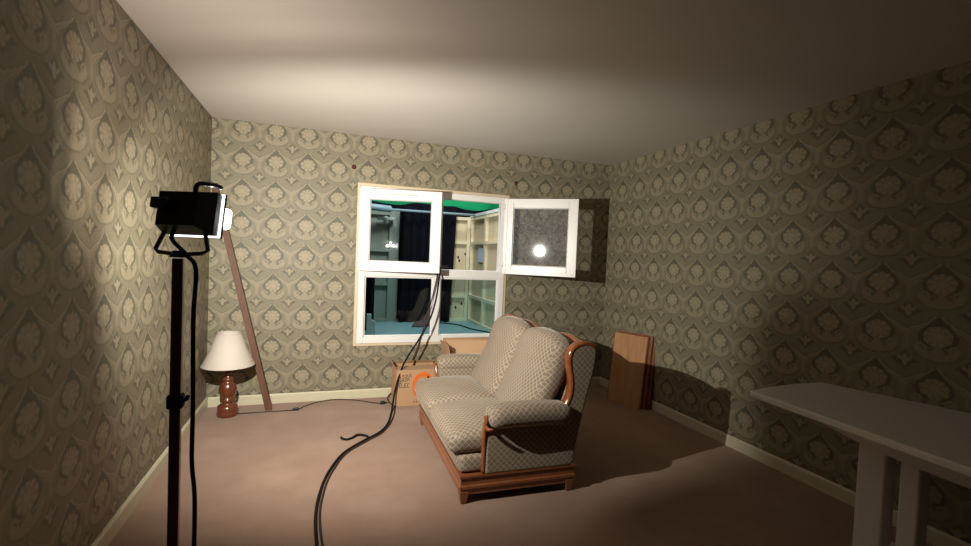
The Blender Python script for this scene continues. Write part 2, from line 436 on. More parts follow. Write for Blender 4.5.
def sash(hx, hy, ang, wdt, z0, z1, glassmat, flip):
    """sash hinged at (hx, hy); ang = direction from hinge to free edge (0 = +x)"""
    d = Vector((math.cos(ang), math.sin(ang), 0)); n = Vector((d.y, -d.x, 0)) * (1 if not flip else -1)   # n: thickness direction
    def P(u, t, z): return Vector((hx, hy, 0)) + d * u + n * t + Vector((0, 0, z))
    def bx(u0, u1, t0, t1, a, b, mb=None):
        mb = mb or MB()
        return mb.hexa([P(u0, t0, a), P(u1, t0, a), P(u1, t1, a), P(u0, t1, a), P(u0, t0, b), P(u1, t0, b), P(u1, t1, b), P(u0, t1, b)])
    m = 0.082; f = MB()
    for a in ((0, m, z0, z1), (wdt - m, wdt, z0, z1), (m, wdt - m, z0, z0 + m), (m, wdt - m, z1 - m, z1)):
        bx(a[0], a[1], 0, 0.05, a[2], a[3], f)
    s = make('sash', f, 'upvc', win, bevel=0.005)
    lip = MB(); e = 0.012
    for a in ((-e, 0.022, z0 - e, z1 + e), (wdt - 0.022, wdt + e, z0 - e, z1 + e), (0.022, wdt - 0.022, z0 - e, z0 + 0.022), (0.022, wdt - 0.022, z1 - 0.022, z1 + e)):
        bx(a[0], a[1], 0.034, 0.056, a[2], a[3], lip)
    make('rebate_lip', lip, 'upvc', s, bevel=0.003)
    make('pane', bx(m - 0.004, wdt - m + 0.004, 0.02, 0.026, z0 + m - 0.004, z1 - m + 0.004), glassmat, s)
    g = MB(); k = 0.007
    for a in ((m, m + k, z0 + m, z1 - m), (wdt - m - k, wdt - m, z0 + m, z1 - m), (m, wdt - m, z0 + m, z0 + m + k), (m, wdt - m, z1 - m - k, z1 - m)):
        bx(a[0], a[1], 0.0265, 0.032, a[2], a[3], g)
    make('gasket', g, 'grey_pl', s)
    for zz in (z0 + 0.06, z1 - 0.10):
        make('hinge', MB().tube([P(-0.012, 0.058, zz), P(-0.012, 0.058, zz + 0.055)], 0.009, 10), 'upvc', s, smooth=True)
    return s, bx
aL = -math.radians(15.4)
sL, bx = sash(0.352, 4.571, aL, 0.735, 1.243, 1.985, 'pane', False)
make('vent_slot', bx(0.26, 0.52, 0.0505, 0.054, 1.948, 1.956), 'grey_pl', sL)
aR = -math.radians(36.6)
sR, bx = sash(1.812, 4.555, aR, 0.728, 1.250, 2.000, 'pane_dusty', False)
make('latch', MB().box(1.092, 1.112, fy0 - 0.02, fy0, 1.19, 1.235).box(1.098, 1.118, fy0 - 0.035, fy0 - 0.02, 1.205, 1.26), 'grey_pl', win, bevel=0.002)

# ------------------------------------------------------------------ stage behind the window
plat = make('stage_platform', MB().box(-0.6, 3.2, YB + 0.09, 7.6, -0.1, 0.46), 'teal', loc=(1.3, 6, -0.1), label='teal painted platform behind the window', category='platform')
def flat(name, o, d, n, width, z0, z1, stiles, rails, mats, label):
    """stage flat seen from its framed side: o = start point, d = direction along, n = normal towards the viewer"""
    o = Vector(o); d = Vector(d); n = Vector(n)
    t = empty(name, (o.x, o.y, z0), label=label, category='stage flat', group='stage flats behind the window')
    def bx(u0, u1, t0, t1, a, b):
        def P(u, q, z): return Vector((o.x, o.y, 0)) + d * u + n * q + Vector((0, 0, z))
        return MB().hexa([P(u0, t0, a), P(u1, t0, a), P(u1, t1, a), P(u0, t1, a), P(u0, t0, b), P(u1, t0, b), P(u1, t1, b), P(u0, t1, b)])
    make('plywood_sheet', bx(0, width, 0, 0.008, z0, z1), mats[0], t)
    for u in stiles: make('stile', bx(u, u + 0.045, 0.0085, 0.05, z0, z1), mats[1], t)
    edges = sorted(stiles)
    for z in rails:
        for i in range(len(edges) - 1):
            make('rail', bx(edges[i] + 0.046, edges[i + 1] - 0.001, 0.0085, 0.05, z, z + 0.04), mats[1], t)
    return t
ff = flat('stage_flat', (1.20, 6.54, 0), (1, 0, 0), (0, -1, 0), 0.83, 0.461, 1.965, (0, 0.78), (0.461, 0.80, 1.575, 1.92), ('ply', 'plyrail'), 'pale plywood stage flat facing the window with dark knot holes')
for (kx, kz) in ((1.797, 1.428), (1.976, 1.436), (1.87, 1.385), (1.89, 1.335), (1.781, 0.708), (1.946, 0.712), (1.86, 0.655)):
    k = MB().lathe([(0.001, 0), (0.018, 0), (0.016, 0.004), (0.001, 0.004)], 0, 0, 12, cap=False)
    k.v = [Vector((kx + p.x * 0.8, 6.5315 - p.z, kz + p.y * 1.3)) for p in k.v]
    make('knot_hole', k, 'ink', ff)
fs = flat('stage_flat', (2.085, 6.53, 0), (0, -1, 0), (-1, 0, 0), 1.75, 0.461, 1.965, (0.0, 0.62, 1.25, 1.705), (0.461, 0.81, 1.575, 1.92), ('ply', 'plyrail'), 'pale plywood stage flat running back at right behind the window')
make('top_batten', MB().box(2.03, 2.09, 4.75, 6.53, 1.966, 2.005), 'palewhite', fs)
make('paper_note', MB().box(2.062, 2.0655, 5.99, 6.20, 1.33, 1.53), 'bluepaper', loc=(2.06, 6.1, 1.33), label='pale blue paper sheet on the plywood flat', category='paper')
fl = flat('stage_flat', (0.15, 6.54, 0), (1, 0, 0), (0, -1, 0), 0.86, 0.461, 2.0, (0, 0.30, 0.72), (0.461, 0.96, 1.42, 1.92), ('greypine', 'greypine'), 'grey green stage flat at left behind the window')
def curtain(name, x0, x1, y, z0, z1, mat, amp, wl, label, cat='curtain', ztop=None, xw=0.0, seed=1):
    rnd = random.Random(seed); mb = MB(); nx, nz = 60, 16; vs = []; fs_ = []
    ph = [rnd.uniform(0, 6) for _ in range(4)]
    for j in range(nz + 1):
        for i in range(nx + 1):
            u = i / nx; q = j / nz; x = x0 + (x1 - x0) * u
            zt = z1 + (ztop(x) if ztop else 0)
            z = z0 + (zt - z0) * q
            yy = y + amp * math.sin(2 * PI * x / wl + ph[0] + 0.5 * math.sin(3 * q + ph[1])) + amp * 0.4 * math.sin(2 * PI * x / wl * 2.3 + ph[2])
            vs.append((x + xw * (1 - q) * (u), yy, z))
    for j in range(nz):
        for i in range(nx):
            k = j * (nx + 1) + i; fs_.append((k, k + 1, k + nx + 2, k + nx + 1))
    mb.add(vs, fs_); mb.smooth = True
    return make(name, mb, mat, loc=((x0 + x1) / 2, y, z0), solid=0.006, label=label, category=cat)
curtain('black_drape', 1.02, 1.80, 6.42, 0.462, 2.06, 'drape', 0.03, 0.14, 'black drape hanging in front of the plywood flat', xw=-0.06, seed=3)
curtain('black_backcloth', -0.3, 3.1, 6.74, 0.462, 2.12, 'drape', 0.03, 0.3, 'black cloth with a wavy top edge before the green screen', ztop=lambda x: 0.02 * math.sin(5 * x + 0.4) + 0.012 * math.sin(11 * x), seed=5)
curtain('green_screen', -0.5, 3.1, 7.35, 0.462, 3.0, 'green', 0.012, 0.8, 'bright green screen cloth hanging at the back of the stage', 'backdrop', seed=6)
curtain('black_side_drape', 0.42, 0.62, 5.75, 0.462, 1.22, 'drape', 0.02, 0.09, 'narrow dark drape seen through the lower left pane', seed=8)
# mauve cloth fallen on the platform
mb = MB(); vs = []; fs_ = []
for j in range(13):
    for i in range(21):
        u = i / 20; q = j / 12
        x = 1.12 + 0.36 * u + 0.10 * q * (1 - u); zt = 0.04 + 0.50 * max(0, u - 0.25) ** 1.3
        vs.append((x, 6.20 - 0.25 * (1 - q) * (1 - 0.4 * u) + 0.02 * math.sin(14 * u + 3 * q), 0.464 + zt * q + 0.012 * math.sin(9 * u) ** 2 * (1 - q)))
for j in range(12):
    for i in range(20):
        k = j * 21 + i; fs_.append((k, k + 1, k + 22, k + 21))
mb.add(vs, fs_); mb.smooth = True
make('draped_cloth', mb, 'mauve', loc=(1.3, 6.1, 0.462), solid=0.008, label='mauve cloth draped in a heap on the teal platform', category='cloth')
make('stepped_post', MB().prism([(0.505, 5.4, 0.461), (0.605, 5.4, 0.461), (0.605, 5.4, 0.62), (0.575, 5.4, 0.635), (0.555, 5.4, 0.65), (0.555, 5.4, 0.705), (0.505, 5.4, 0.705)], 0, (0, 0.05, 0)), 'palewhite', loc=(0.55, 5.42, 0.461), bevel=0.003, label='off white stepped wooden post on the teal platform', category='post')
make('overhead_pipe', MB().tube([(0.30, 6.30, 2.01), (0.85, 6.30, 1.985), (0.87, 6.30, 1.98), (2.0295, 6.30, 1.985)], [0.045, 0.045, 0.016, 0.016], 12), 'paleblue', loc=(0.8, 6.3, 1.97), smooth=True, label='pale blue pipe crossing above the black drape', category='pipe')
bf = empty('batten_fixture', (0.82, 6.46, 1.84), label='small white light fixture under the pale blue pipe', category='light fixture')
make('housing', MB().box(0.70, 0.93, 6.42, 6.475, 1.845, 1.885), 'palewhite', bf, bevel=0.004); make('wall_bracket', MB().box(0.80, 0.84, 6.4752, 6.4895, 1.83, 1.90), 'palewhite', bf)
make('stage_cable', MB().tube(spline([(1.25, 6.15, 0.468), (1.55, 6.3, 0.468), (1.78, 6.1, 0.468), (1.86, 5.75, 0.468), (2.0, 5.45, 0.468), (2.02, 5.2, 0.468)]), 0.008, 6), 'rubber', loc=(1.7, 6, 0.46), smooth=True, label='black cable lying across the teal platform', category='cable')

# ------------------------------------------------------------------ work light on its stand
wl = empty('work_light', (-0.465, 1.88, 0), label='black halogen work light on a dark wooden pole by the left wall', category='work light')
px, py = -0.465, 1.88
make('pole', MB().box(px - 0.017, px + 0.017, py - 0.013, py + 0.013, 0.03, 1.358), 'pole', wl, bevel=0.004)
make('base_plate', MB().box(px - 0.20, px + 0.20, py - 0.03, py + 0.03, 0.0, 0.028).box(px - 0.03, px + 0.03, py - 0.20, py - 0.031, 0.0, 0.028).box(px - 0.03, px + 0.03, py + 0.031, py + 0.20, 0.0, 0.028), 'pole', wl, bevel=0.004)
co = make('clamp_collar', MB().rbox(px - 0.025, px + 0.025, py - 0.022, py + 0.022, 0.835, 0.885, 0.008, 4), 'rubber', wl)
make('clamp_lever', MB().tube([(px + 0.022, py, 0.86), (px + 0.036, py - 0.01, 0.868), (px + 0.04, py - 0.012, 0.88)], 0.007, 8), 'rubber', co, smooth=True)
# lamp frame: local axes f (facing), r (to its right), z
fz = Vector((math.sin(LAMP_AZ), math.cos(LAMP_AZ), 0)); rz = Vector((math.cos(LAMP_AZ), -math.sin(LAMP_AZ), 0))
ct, st = math.cos(LAMP_TILT), math.sin(LAMP_TILT)
ff_ = fz * ct + Vector((0, 0, st)); uu_ = Vector((0, 0, ct)) - fz * st
FC = LAMP + ff_ * 0.07                 # centre of the front opening
def Q(r, u, f): return FC + rz * r + uu_ * u + ff_ * f
W2, H2, WB, HB, DP = 0.092, 0.076, 0.072, 0.060, 0.100
def ring4(w_, h_, f): return [Q(-w_, -h_, f), Q(w_, -h_, f), Q(w_, h_, f), Q(-w_, h_, f)]
hb = MB().add(ring4(W2, H2, 0) + ring4(W2 + 0.004, H2 + 0.004, -0.03) + ring4(WB, HB, -DP) + ring4(W2 - 0.006, H2 - 0.006, 0) + ring4(WB - 0.004, HB - 0.004, -DP + 0.004),
              [(i, (i + 1) % 4, 4 + (i + 1) % 4, 4 + i) for i in range(4)] + [(4 + i, 4 + (i + 1) % 4, 8 + (i + 1) % 4, 8 + i) for i in range(4)] + [(8, 9, 10, 11)] +
              [(i, (i + 1) % 4, 12 + (i + 1) % 4, 12 + i) for i in range(4)] + [(12 + i, 12 + (i + 1) % 4, 16 + (i + 1) % 4, 16 + i) for i in range(4)] + [(16, 17, 18, 19)])
ho = make('housing', hb, 'black', wl)
rf = MB().add(ring4(W2 - 0.008, H2 - 0.008, -0.004) + ring4(WB - 0.006, HB - 0.006, -DP + 0.008), [(i, (i + 1) % 4, 4 + (i + 1) % 4, 4 + i) for i in range(4)] + [(4, 5, 6, 7)])
make('reflector', rf, 'reflector', ho)
fl_ = MB()
def qbox(mb, r0, r1, u0, u1, f0, f1):
    return mb.hexa([Q(r0, u0, f0), Q(r1, u0, f0), Q(r1, u1, f0), Q(r0, u1, f0), Q(r0, u0, f1), Q(r1, u0, f1), Q(r1, u1, f1), Q(r0, u1, f1)])
e = 0.007
qbox(fl_, -W2 - e, W2 + e, H2 - 0.006, H2 + e, 0.008, 0.018); qbox(fl_, -W2 - e, W2 + e, -H2 - e, -H2 + 0.006, 0.008, 0.018)
qbox(fl_, -W2 - e, -W2 + 0.006, -H2 + 0.006, H2 - 0.006, 0.008, 0.018); qbox(fl_, W2 - 0.006, W2 + e, -H2 + 0.006, H2 - 0.006, 0.008, 0.018)
make('front_frame', fl_, 'black', ho)
gr = MB(); g = 0.0055
qbox(gr, -W2 - g, W2 + g, -H2 - g, -H2 + 0.004, 0.0005, 0.0075); qbox(gr, W2 - 0.004, W2 + g, -H2 + 0.004, H2 + g, 0.0005, 0.0075)
make('light_leak_strip', gr, 'glow', ho)  # emissive strips imitating lamplight leaking between housing and front frame
make('front_glass', qbox(MB(), -W2 + 0.004, W2 - 0.006, -H2 + 0.006, H2 - 0.004, 0.003, 0.006), 'pane', ho)
bl = MB(); bl.rbox(-0.016, 0.016, -0.016, 0.016, -0.040, 0.040, 0.016, 5)
bl.v = [Q(W2 + 0.002 + p.x, p.z - 0.004, 0.036 + p.y) for p in bl.v]
make('glare_blob', bl, 'glow_glare', ho)  # added emissive blob imitating the lens glare beside the lamp front
tb = MB(); tb.rbox(-0.03, 0.03, -0.022, 0.022, -0.02, 0.02, 0.006, 3); tb.v = [Q(p.x - 0.045, p.z + 0.012, -DP - 0.012 + p.y) for p in tb.v]
make('terminal_box', tb, 'black', ho)
hd = MB().tube(spline([Q(0.022, H2 - 0.014, -0.045), Q(0.020, H2 + 0.018, -0.045), Q(0.030, H2 + 0.033, -0.035), Q(0.058, H2 + 0.038, 0.0), Q(0.072, H2 + 0.034, 0.02)], 6), 0.009, 8)
make('carry_handle', hd, 'black', ho, smooth=True)
# yoke below the housing, on the pole
yk = MB()
top = Vector((px, py, 1.372))
for sgn in (-1, 1):
    pts = [Q(sgn * 0.075, -H2 + 0.01, -0.045), Q(sgn * 0.100, -H2 - 0.062, -0.05), Q(sgn * 0.082, -H2 - 0.074, -0.055)]
    pts.append(top.copy()); yk.tube(pts, 0.0075, 8)
make('yoke', yk, 'black', wl)
make('mounting_bolt', MB().lathe([(0.026, 1.362), (0.026, 1.372), (0.018, 1.374), (0.018, 1.385), (0.001, 1.385)], px, py, 16), 'black', wl)
lrot = (-ff_).to_track_quat('Z', 'Y').to_euler()
ld = bpy.data.lights.new('work_light_beam', 'SPOT'); ld.energy = BEAM_W; ld.color = LIGHT_COL; ld.spot_size = math.radians(BEAM_ANGLE); ld.spot_blend = 1.0; ld.shadow_soft_size = 0.007
lb = bpy.data.objects.new('work_light_beam', ld); col.objects.link(lb); lb.location = FC + uu_ * 0.034 - ff_ * 0.016; lb.rotation_euler = lrot
ls = area('work_light_spill', FC + ff_ * 0.024, (-Vector((math.sin(math.radians(6)), math.cos(math.radians(6)), 0.85))).to_track_quat('Z', 'Y').to_euler(), 0.12, 0.03, SPILL_W, LIGHT_COL, 180)
for o in (lb, ls):
    o.parent = wl; o.location = Vector(o.location) - wl.location
cb = [Q(-0.03, -H2 + 0.006, -0.06), Q(-0.028, -H2 - 0.03, -0.065), Vector((-0.432, 1.85, 1.37)), Vector((-0.405, 1.85, 1.32)), Vector((-0.412, 1.86, 1.15)), Vector((-0.408, 1.86, 0.85)), Vector((-0.408, 1.86, 0.65)), Vector((-0.395, 1.85, 0.52)), Vector((-0.392, 1.84, 0.3)), Vector((-0.395, 1.83, 0.06)), Vector((-0.38, 1.75, 0.008)), Vector((-0.25, 1.4, 0.008)), Vector((-0.3, 0.6, 0.008))]
make('work_light_cable', MB().tube(spline(cb, 8), 0.0075, 8), 'rubber', loc=(-0.4, 1.85, 0), smooth=True, label='black power cable hanging down beside the work light pole', category='cable')

# ------------------------------------------------------------------ table lamp in the corner
lx, ly = -0.700, 4.335
tl = empty('table_lamp', (lx, ly, 0), label='unlit table lamp with cream shade and turned red wood base on the carpet', category='lamp')
make('base', MB().lathe([(0.001, 0), (0.074, 0), (0.080, 0.010), (0.080, 0.035), (0.074, 0.045), (0.078, 0.055), (0.076, 0.085), (0.055, 0.100), (0.040, 0.112), (0.056, 0.122), (0.060, 0.135), (0.050, 0.150), (0.046, 0.158), (0.058, 0.172), (0.066, 0.200), (0.068, 0.225), (0.062, 0.255), (0.048, 0.280), (0.036, 0.292), (0.044, 0.300), (0.044, 0.315), (0.030, 0.325), (0.026, 0.345), (0.032, 0.355), (0.030, 0.372), (0.001, 0.374)], lx, ly, 32, cap=False), 'lampwood', tl, smooth=True)
make('socket', MB().lathe([(0.018, 0.374), (0.018, 0.44), (0.012, 0.45), (0.012, 0.47)], lx, ly, 16), 'lampwood', tl, smooth=True)
sh = MB(); seg = 48
zb, zt, rb_, rt_ = 0.425, 0.690, 0.196, 0.088
sh.lathe([(rb_, zb), (rb_ - 0.003, zb + 0.012), ((rb_ + rt_) / 2 - 0.004, (zb + zt) / 2), (rt_, zt), (rt_ - 0.004, zt), ((rb_ + rt_) / 2 - 0.008, (zb + zt) / 2), (rb_ - 0.005, zb), (rb_, zb)], lx, ly, seg, cap=False)
so = make('shade', sh, 'shade', tl, smooth=True)
for R_, Z_ in ((rt_, zt), (rb_, zb)):
    make('shade_ring', MB().tube([(lx + R_ * math.cos(2 * PI * k / 40), ly + R_ * math.sin(2 * PI * k / 40), Z_) for k in range(40)], 0.0045, 6, closed=True), 'shade', so, smooth=True)
sp = MB()
for k in range(3):
    an = 2 * PI * k / 3 + 0.4; sp.tube([(lx, ly, 0.60), (lx + rt_ * math.cos(an), ly + rt_ * math.sin(an), zt - 0.006)], 0.002, 6)
sp.tube([(lx, ly, 0.47), (lx, ly, 0.605)], 0.004, 6)
make('shade_spider', sp, 'steel', so)
cd = make('cord', MB().tube(spline([(lx + 0.075, ly - 0.01, 0.012), (-0.517, 4.345, 0.005), (-0.39, 4.345, 0.005), (-0.17, 4.352, 0.005), (-0.10, 4.44, 0.005), (0.02, 4.535, 0.006), (0.16, 4.57, 0.008), (0.33, 4.53, 0.006), (0.47, 4.43, 0.005), (0.58, 4.368, 0.006)]), 0.0042, 6), 'brown_rub', tl, smooth=True)
make('inline_switch', MB().rbox(-0.20, -0.145, 4.337, 4.367, 0.0005, 0.022, 0.008, 4), 'black', cd)
make('plug', MB().rbox(0.555, 0.60, 4.348, 4.388, 0.0005, 0.030, 0.010, 4).tube([(0.60, 4.36, 0.015), (0.622, 4.352, 0.015)], 0.0025, 6).tube([(0.60, 4.375, 0.015), (0.622, 4.367, 0.015)], 0.0025, 6), 'black', cd)

# leaning batten
pb = MB(); A = Vector((-0.39, 4.40, 0.0)); B = Vector((-0.872, 4.535, 1.93)); d = (B - A).normalized()
s1 = Vector((1, 0, 0)); s1 = (s1 - d * s1.dot(d)).normalized() * 0.026; s2 = d.cross(s1).normalized() * 0.013
c0 = [A - s1 - s2, A + s1 - s2, A + s1 + s2, A - s1 + s2]
c0 = [p - d * (p.z / d.z) for p in c0]
pb.hexa(c0 + [B - s1 - s2, B + s1 - s2, B + s1 + s2, B - s1 + s2])
make('leaning_batten', pb, 'batten', loc=(-0.39, 4.4, 0), bevel=0.003, label='long copper brown wooden batten leaning into the corner behind the table lamp', category='batten')

# ------------------------------------------------------------------ cardboard boxes
def wallbox(mb, x0, x1, y0, y1, z0, z1, t): 
    return mb.box(x0, x1, y0, y0 + t, z0, z1).box(x0, x1, y1 - t, y1, z0, z1).box(x0, x0 + t, y0 + t, y1 - t, z0, z1).box(x1 - t, x1, y0 + t, y1 - t, z0, z1).box(x0 + t, x1 - t, y0 + t, y1 - t, z0, z0 + t)
b1 = empty('cardboard_box', (0.88, 4.40, 0), label='open cardboard box with orange and black print beside the sofa', category='box', group='cardboard boxes by the back wall')
bx0, bx1, by0, by1, bz = 0.680, 1.085, 4.262, 4.545, 0.335
make('box_body', wallbox(MB(), bx0, bx1, by0, by1, 0.001, bz, 0.006), 'card', b1)
make('flap', MB().hexa([(bx0, by1 - 0.006, bz + 0.001), (bx1, by1 - 0.006, bz + 0.001), (bx1, by1, bz + 0.001), (bx0, by1, bz + 0.001), (bx0 + 0.01, by1 - 0.03, bz + 0.03), (bx1 - 0.01, by1 - 0.03, bz + 0.03), (bx1 - 0.01, by1 - 0.024, bz + 0.03), (bx0 + 0.01, by1 - 0.024, bz + 0.03)]), 'card', b1)
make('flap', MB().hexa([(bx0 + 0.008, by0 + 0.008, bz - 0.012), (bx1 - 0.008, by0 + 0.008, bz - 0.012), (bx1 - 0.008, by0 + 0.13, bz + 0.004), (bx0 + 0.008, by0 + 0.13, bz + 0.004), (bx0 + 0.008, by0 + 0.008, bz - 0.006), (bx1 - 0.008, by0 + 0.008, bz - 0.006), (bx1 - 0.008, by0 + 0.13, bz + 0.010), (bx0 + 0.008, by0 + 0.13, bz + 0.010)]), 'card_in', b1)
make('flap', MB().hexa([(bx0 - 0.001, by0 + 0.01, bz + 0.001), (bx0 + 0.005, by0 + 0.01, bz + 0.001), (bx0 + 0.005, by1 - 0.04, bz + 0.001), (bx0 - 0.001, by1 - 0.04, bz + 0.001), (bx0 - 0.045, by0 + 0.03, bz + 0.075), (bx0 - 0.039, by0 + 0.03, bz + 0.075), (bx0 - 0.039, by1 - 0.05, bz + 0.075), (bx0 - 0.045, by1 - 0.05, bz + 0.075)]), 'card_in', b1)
# print on the front: scribbled lines, orange ring emblem with black marks, small row of marks
def flatpoly(mb, pts, y, t=0.0012): return mb.prism([(x, y, z) for x, z in pts], 0, (0, -t, 0))
def stroke(mb, pts, y, r): 
    for (xa, za), (xb, zb_) in zip(pts, pts[1:]):
        dx, dz = xb - xa, zb_ - za; L = math.hypot(dx, dz) or 1; nx, nz = -dz / L * r, dx / L * r
        flatpoly(mb, [(xa + nx, za + nz), (xa - nx, za - nz), (xb - nx, zb_ - nz), (xb + nx, zb_ + nz)], y)
FY = by0 - 0.0002
LET = {'E': [[(1, 0), (0, 0), (0, 1), (1, 1)], [(0, .5), (.8, .5)]], 'L': [[(0, 1), (0, 0), (1, 0)]], 'C': [[(1, .9), (.3, 1), (0, .5), (.3, 0), (1, .1)]], 'A': [[(0, 0), (.5, 1), (1, 0)], [(.2, .4), (.8, .4)]],
       's': [[(1, .8), (.4, 1), (.1, .7), (.8, .4), (.6, 0), (0, .1)]], 'n': [[(0, 0), (.1, .8), (.6, .9), (.8, 0)]], 'z': [[(0, .9), (.8, .9), (0, .1), (1, 0)]]}
def word(txt, x, z, w_, h_, sl=0.0, r=0.0028):
    for i, ch in enumerate(txt):
        ink = MB()
        for st_ in LET[ch]: stroke(ink, [(x + i * w_ * 1.25 + p[0] * w_, z + p[1] * h_ + sl * i) for p in st_], FY, r)
        make('printed_letter', ink, 'ink', b1)
word('Aszn', 0.698, 0.252, 0.026, 0.034, 0.004, 0.0022); word('snCn', 0.708, 0.222, 0.020, 0.024, 0.004, 0.0022); word('ELEC', 0.706, 0.178, 0.020, 0.036, -0.001, 0.0022)
for k in range(5):
    ink = MB(); stroke(ink, [(0.850 + k * 0.024, 0.030), (0.850 + k * 0.024, 0.046)], FY, 0.004); make('printed_mark', ink, 'ink', b1)
om = MB(); cx_, cz_ = 0.930, 0.185; n = 26
for k in range(n):
    a0, a1 = 2 * PI * k / n, 2 * PI * (k + 1) / n; R1, R2 = 0.125, 0.085
    flatpoly(om, [(cx_ + R2 * 0.85 * math.cos(a0), cz_ + R2 * math.sin(a0)), (cx_ + R1 * 0.85 * math.cos(a0), cz_ + R1 * math.sin(a0)), (cx_ + R1 * 0.85 * math.cos(a1), cz_ + R1 * math.sin(a1)), (cx_ + R2 * 0.85 * math.cos(a1), cz_ + R2 * math.sin(a1))], FY)
em = make('orange_emblem', om, 'orange', b1)
for (mx, mz, mr) in ((0.868, 0.18, 0.014), (0.868, 0.125, 0.012), (0.878, 0.210, 0.010), (0.975, 0.262, 0.010), (0.995, 0.238, 0.008), (0.95, 0.245, 0.007)):
    mk = MB(); flatpoly(mk, [(mx + mr * math.cos(k * PI / 4), mz + mr * 1.4 * math.sin(k * PI / 4)) for k in range(8)], FY - 0.0016)
    make('emblem_mark', mk, 'ink', em)
b2 = empty('cardboard_box', (1.42, 4.36, 0), label='taller brown cardboard box with raised flaps behind the sofa arm under the window', category='box', group='cardboard boxes by the back wall')
make('box_body', wallbox(MB(), 1.165, 1.690, 4.16, 4.50, 0.001, 0.435, 0.006), 'card', b2)
make('flap', MB().hexa([(1.165, 4.494, 0.436), (1.69, 4.494, 0.436), (1.69, 4.50, 0.436), (1.165, 4.50, 0.436), (1.165, 4.50, 0.585), (1.69, 4.50, 0.585), (1.69, 4.506, 0.585), (1.165, 4.506, 0.585)]), 'card', b2)
make('flap', MB().hexa([(1.164, 4.17, 0.436), (1.170, 4.17, 0.436), (1.170, 4.49, 0.436), (1.164, 4.49, 0.436), (1.13, 4.18, 0.575), (1.136, 4.18, 0.575), (1.136, 4.48, 0.575), (1.13, 4.48, 0.575)]), 'card', b2)
make('flap', MB().hexa([(1.24, 4.30, 0.430), (1.688, 4.164, 0.437), (1.688, 4.170, 0.437), (1.24, 4.306, 0.430), (1.17, 4.42, 0.582), (1.675, 4.34, 0.585), (1.675, 4.346, 0.585), (1.17, 4.426, 0.582)]), 'card', b2)

# ------------------------------------------------------------------ loose cables
ca = [(1.30, 4.95, 1.29), (1.16, 4.70, 1.285), (1.125, 4.56, 1.275), (1.105, 4.50, 1.20), (1.065, 4.44, 0.98), (1.00, 4.40, 0.78), (0.895, 4.36, 0.60), (0.755, 4.30, 0.40), (0.676, 4.235, 0.20), (0.648, 4.20, 0.07), (0.625, 4.12, 0.010), (0.557, 3.844, 0.008), (0.471, 3.663, 0.008), (0.346, 3.53, 0.008), (0.195, 3.348, 0.008), (0.104, 3.133, 0.008), (0.043, 2.89, 0.008), (0.01, 2.55, 0.008), (0.03, 2.1, 0.008)]
make('black_cable', MB().tube(spline(ca, 8), 0.0085, 8), 'rubber', loc=(0.3, 3.5, 0), smooth=True, label='thick black cable running from the window across the carpet', category='cable')
cb = [(1.32, 4.95, 1.275), (1.14, 4.66, 1.278), (1.10, 4.562, 1.262), (1.085, 4.545, 1.15), (1.045, 4.55, 0.95), (0.985, 4.558, 0.70), (0.93, 4.563, 0.50), (0.87, 4.565, 0.34), (0.76, 4.565, 0.12), (0.655, 4.55, 0.02), (0.640, 4.40, 0.006), (0.668, 4.23, 0.006), (0.60, 3.92, 0.006), (0.492, 3.66, 0.006), (0.362, 3.515, 0.006), (0.208, 3.335, 0.006), (0.122, 3.125, 0.006), (0.062, 2.885, 0.006), (0.03, 2.55, 0.006), (0.06, 2.1, 0.006)]
make('brown_cable', MB().tube(spline(cb, 8), 0.0058, 6), 'brown_rub', loc=(0.3, 3.6, 0), smooth=True, label='thinner brown cable passing behind the printed cardboard box to the carpet', category='cable')
make('cable_tail', MB().tube(spline([(0.375, 3.585, 0.007), (0.352, 3.61, 0.012), (0.30, 3.625, 0.016), (0.255, 3.585, 0.010), (0.215, 3.570, 0.008), (0.185, 3.592, 0.010), (0.178, 3.605, 0.016)]), 0.0085, 8), 'rubber', loc=(0.28, 3.6, 0), smooth=True, label='short black cable end curled on the carpet', category='cable')

# ------------------------------------------------------------------ sofa (faces the left wall)
sf = empty('two_seat_sofa', (1.155, 3.125, 0), label='beige lattice velour two-seat sofa with orange brown wood trim', category='sofa')
ys0, ys1 = 2.465, 3.785; ym = (ys0 + ys1) / 2
pl = MB()
prof = [(0, 0.055), (0.0, 0.085), (-0.010, 0.092), (-0.010, 0.105), (-0.002, 0.112), (-0.002, 0.148), (-0.012, 0.156), (-0.012, 0.168), (0.03, 0.168), (0.03, 0.055)]
def ringrail(x0, x1, y0, y1):
    n = len(prof); vs = []; fs_ = []
    for (sx, sy, X_, Y_) in ((1, 1, x0, y0), (-1, 1, x1, y0), (-1, -1, x1, y1), (1, -1, x0, y1)):
        for o, z in prof: vs.append((X_ + sx * o, Y_ + sy * o, z))
    for c in range(4):
        for i in range(n):
            j = (i + 1) % n; a = c * n; b = ((c + 1) % 4) * n; fs_.append((a + i, a + j, b + j, b + i))
    return MB().add(vs, fs_)
make('plinth', ringrail(0.795, 1.505, ys0 + 0.01, ys1 - 0.01), 'plinthwood', sf)
for (fx, fy) in ((0.815, ys0 + 0.03), (0.815, ys1 - 0.03), (1.48, ys0 + 0.03), (1.48, ys1 - 0.03)):
    make('leg', MB().hexa([(fx - 0.016, fy - 0.016, 0), (fx + 0.016, fy - 0.016, 0), (fx + 0.016, fy + 0.016, 0), (fx - 0.016, fy + 0.016, 0), (fx - 0.028, fy - 0.028, 0.075), (fx + 0.028, fy - 0.028, 0.075), (fx + 0.028, fy + 0.028, 0.075), (fx - 0.028, fy + 0.028, 0.075)]), 'plinthwood', sf, bevel=0.004)
make('seat_base', MB().rbox(0.782, 1.46, ys0 + 0.02, ys1 - 0.02, 0.169, 0.275, 0.03, 8), 'fabric', sf)
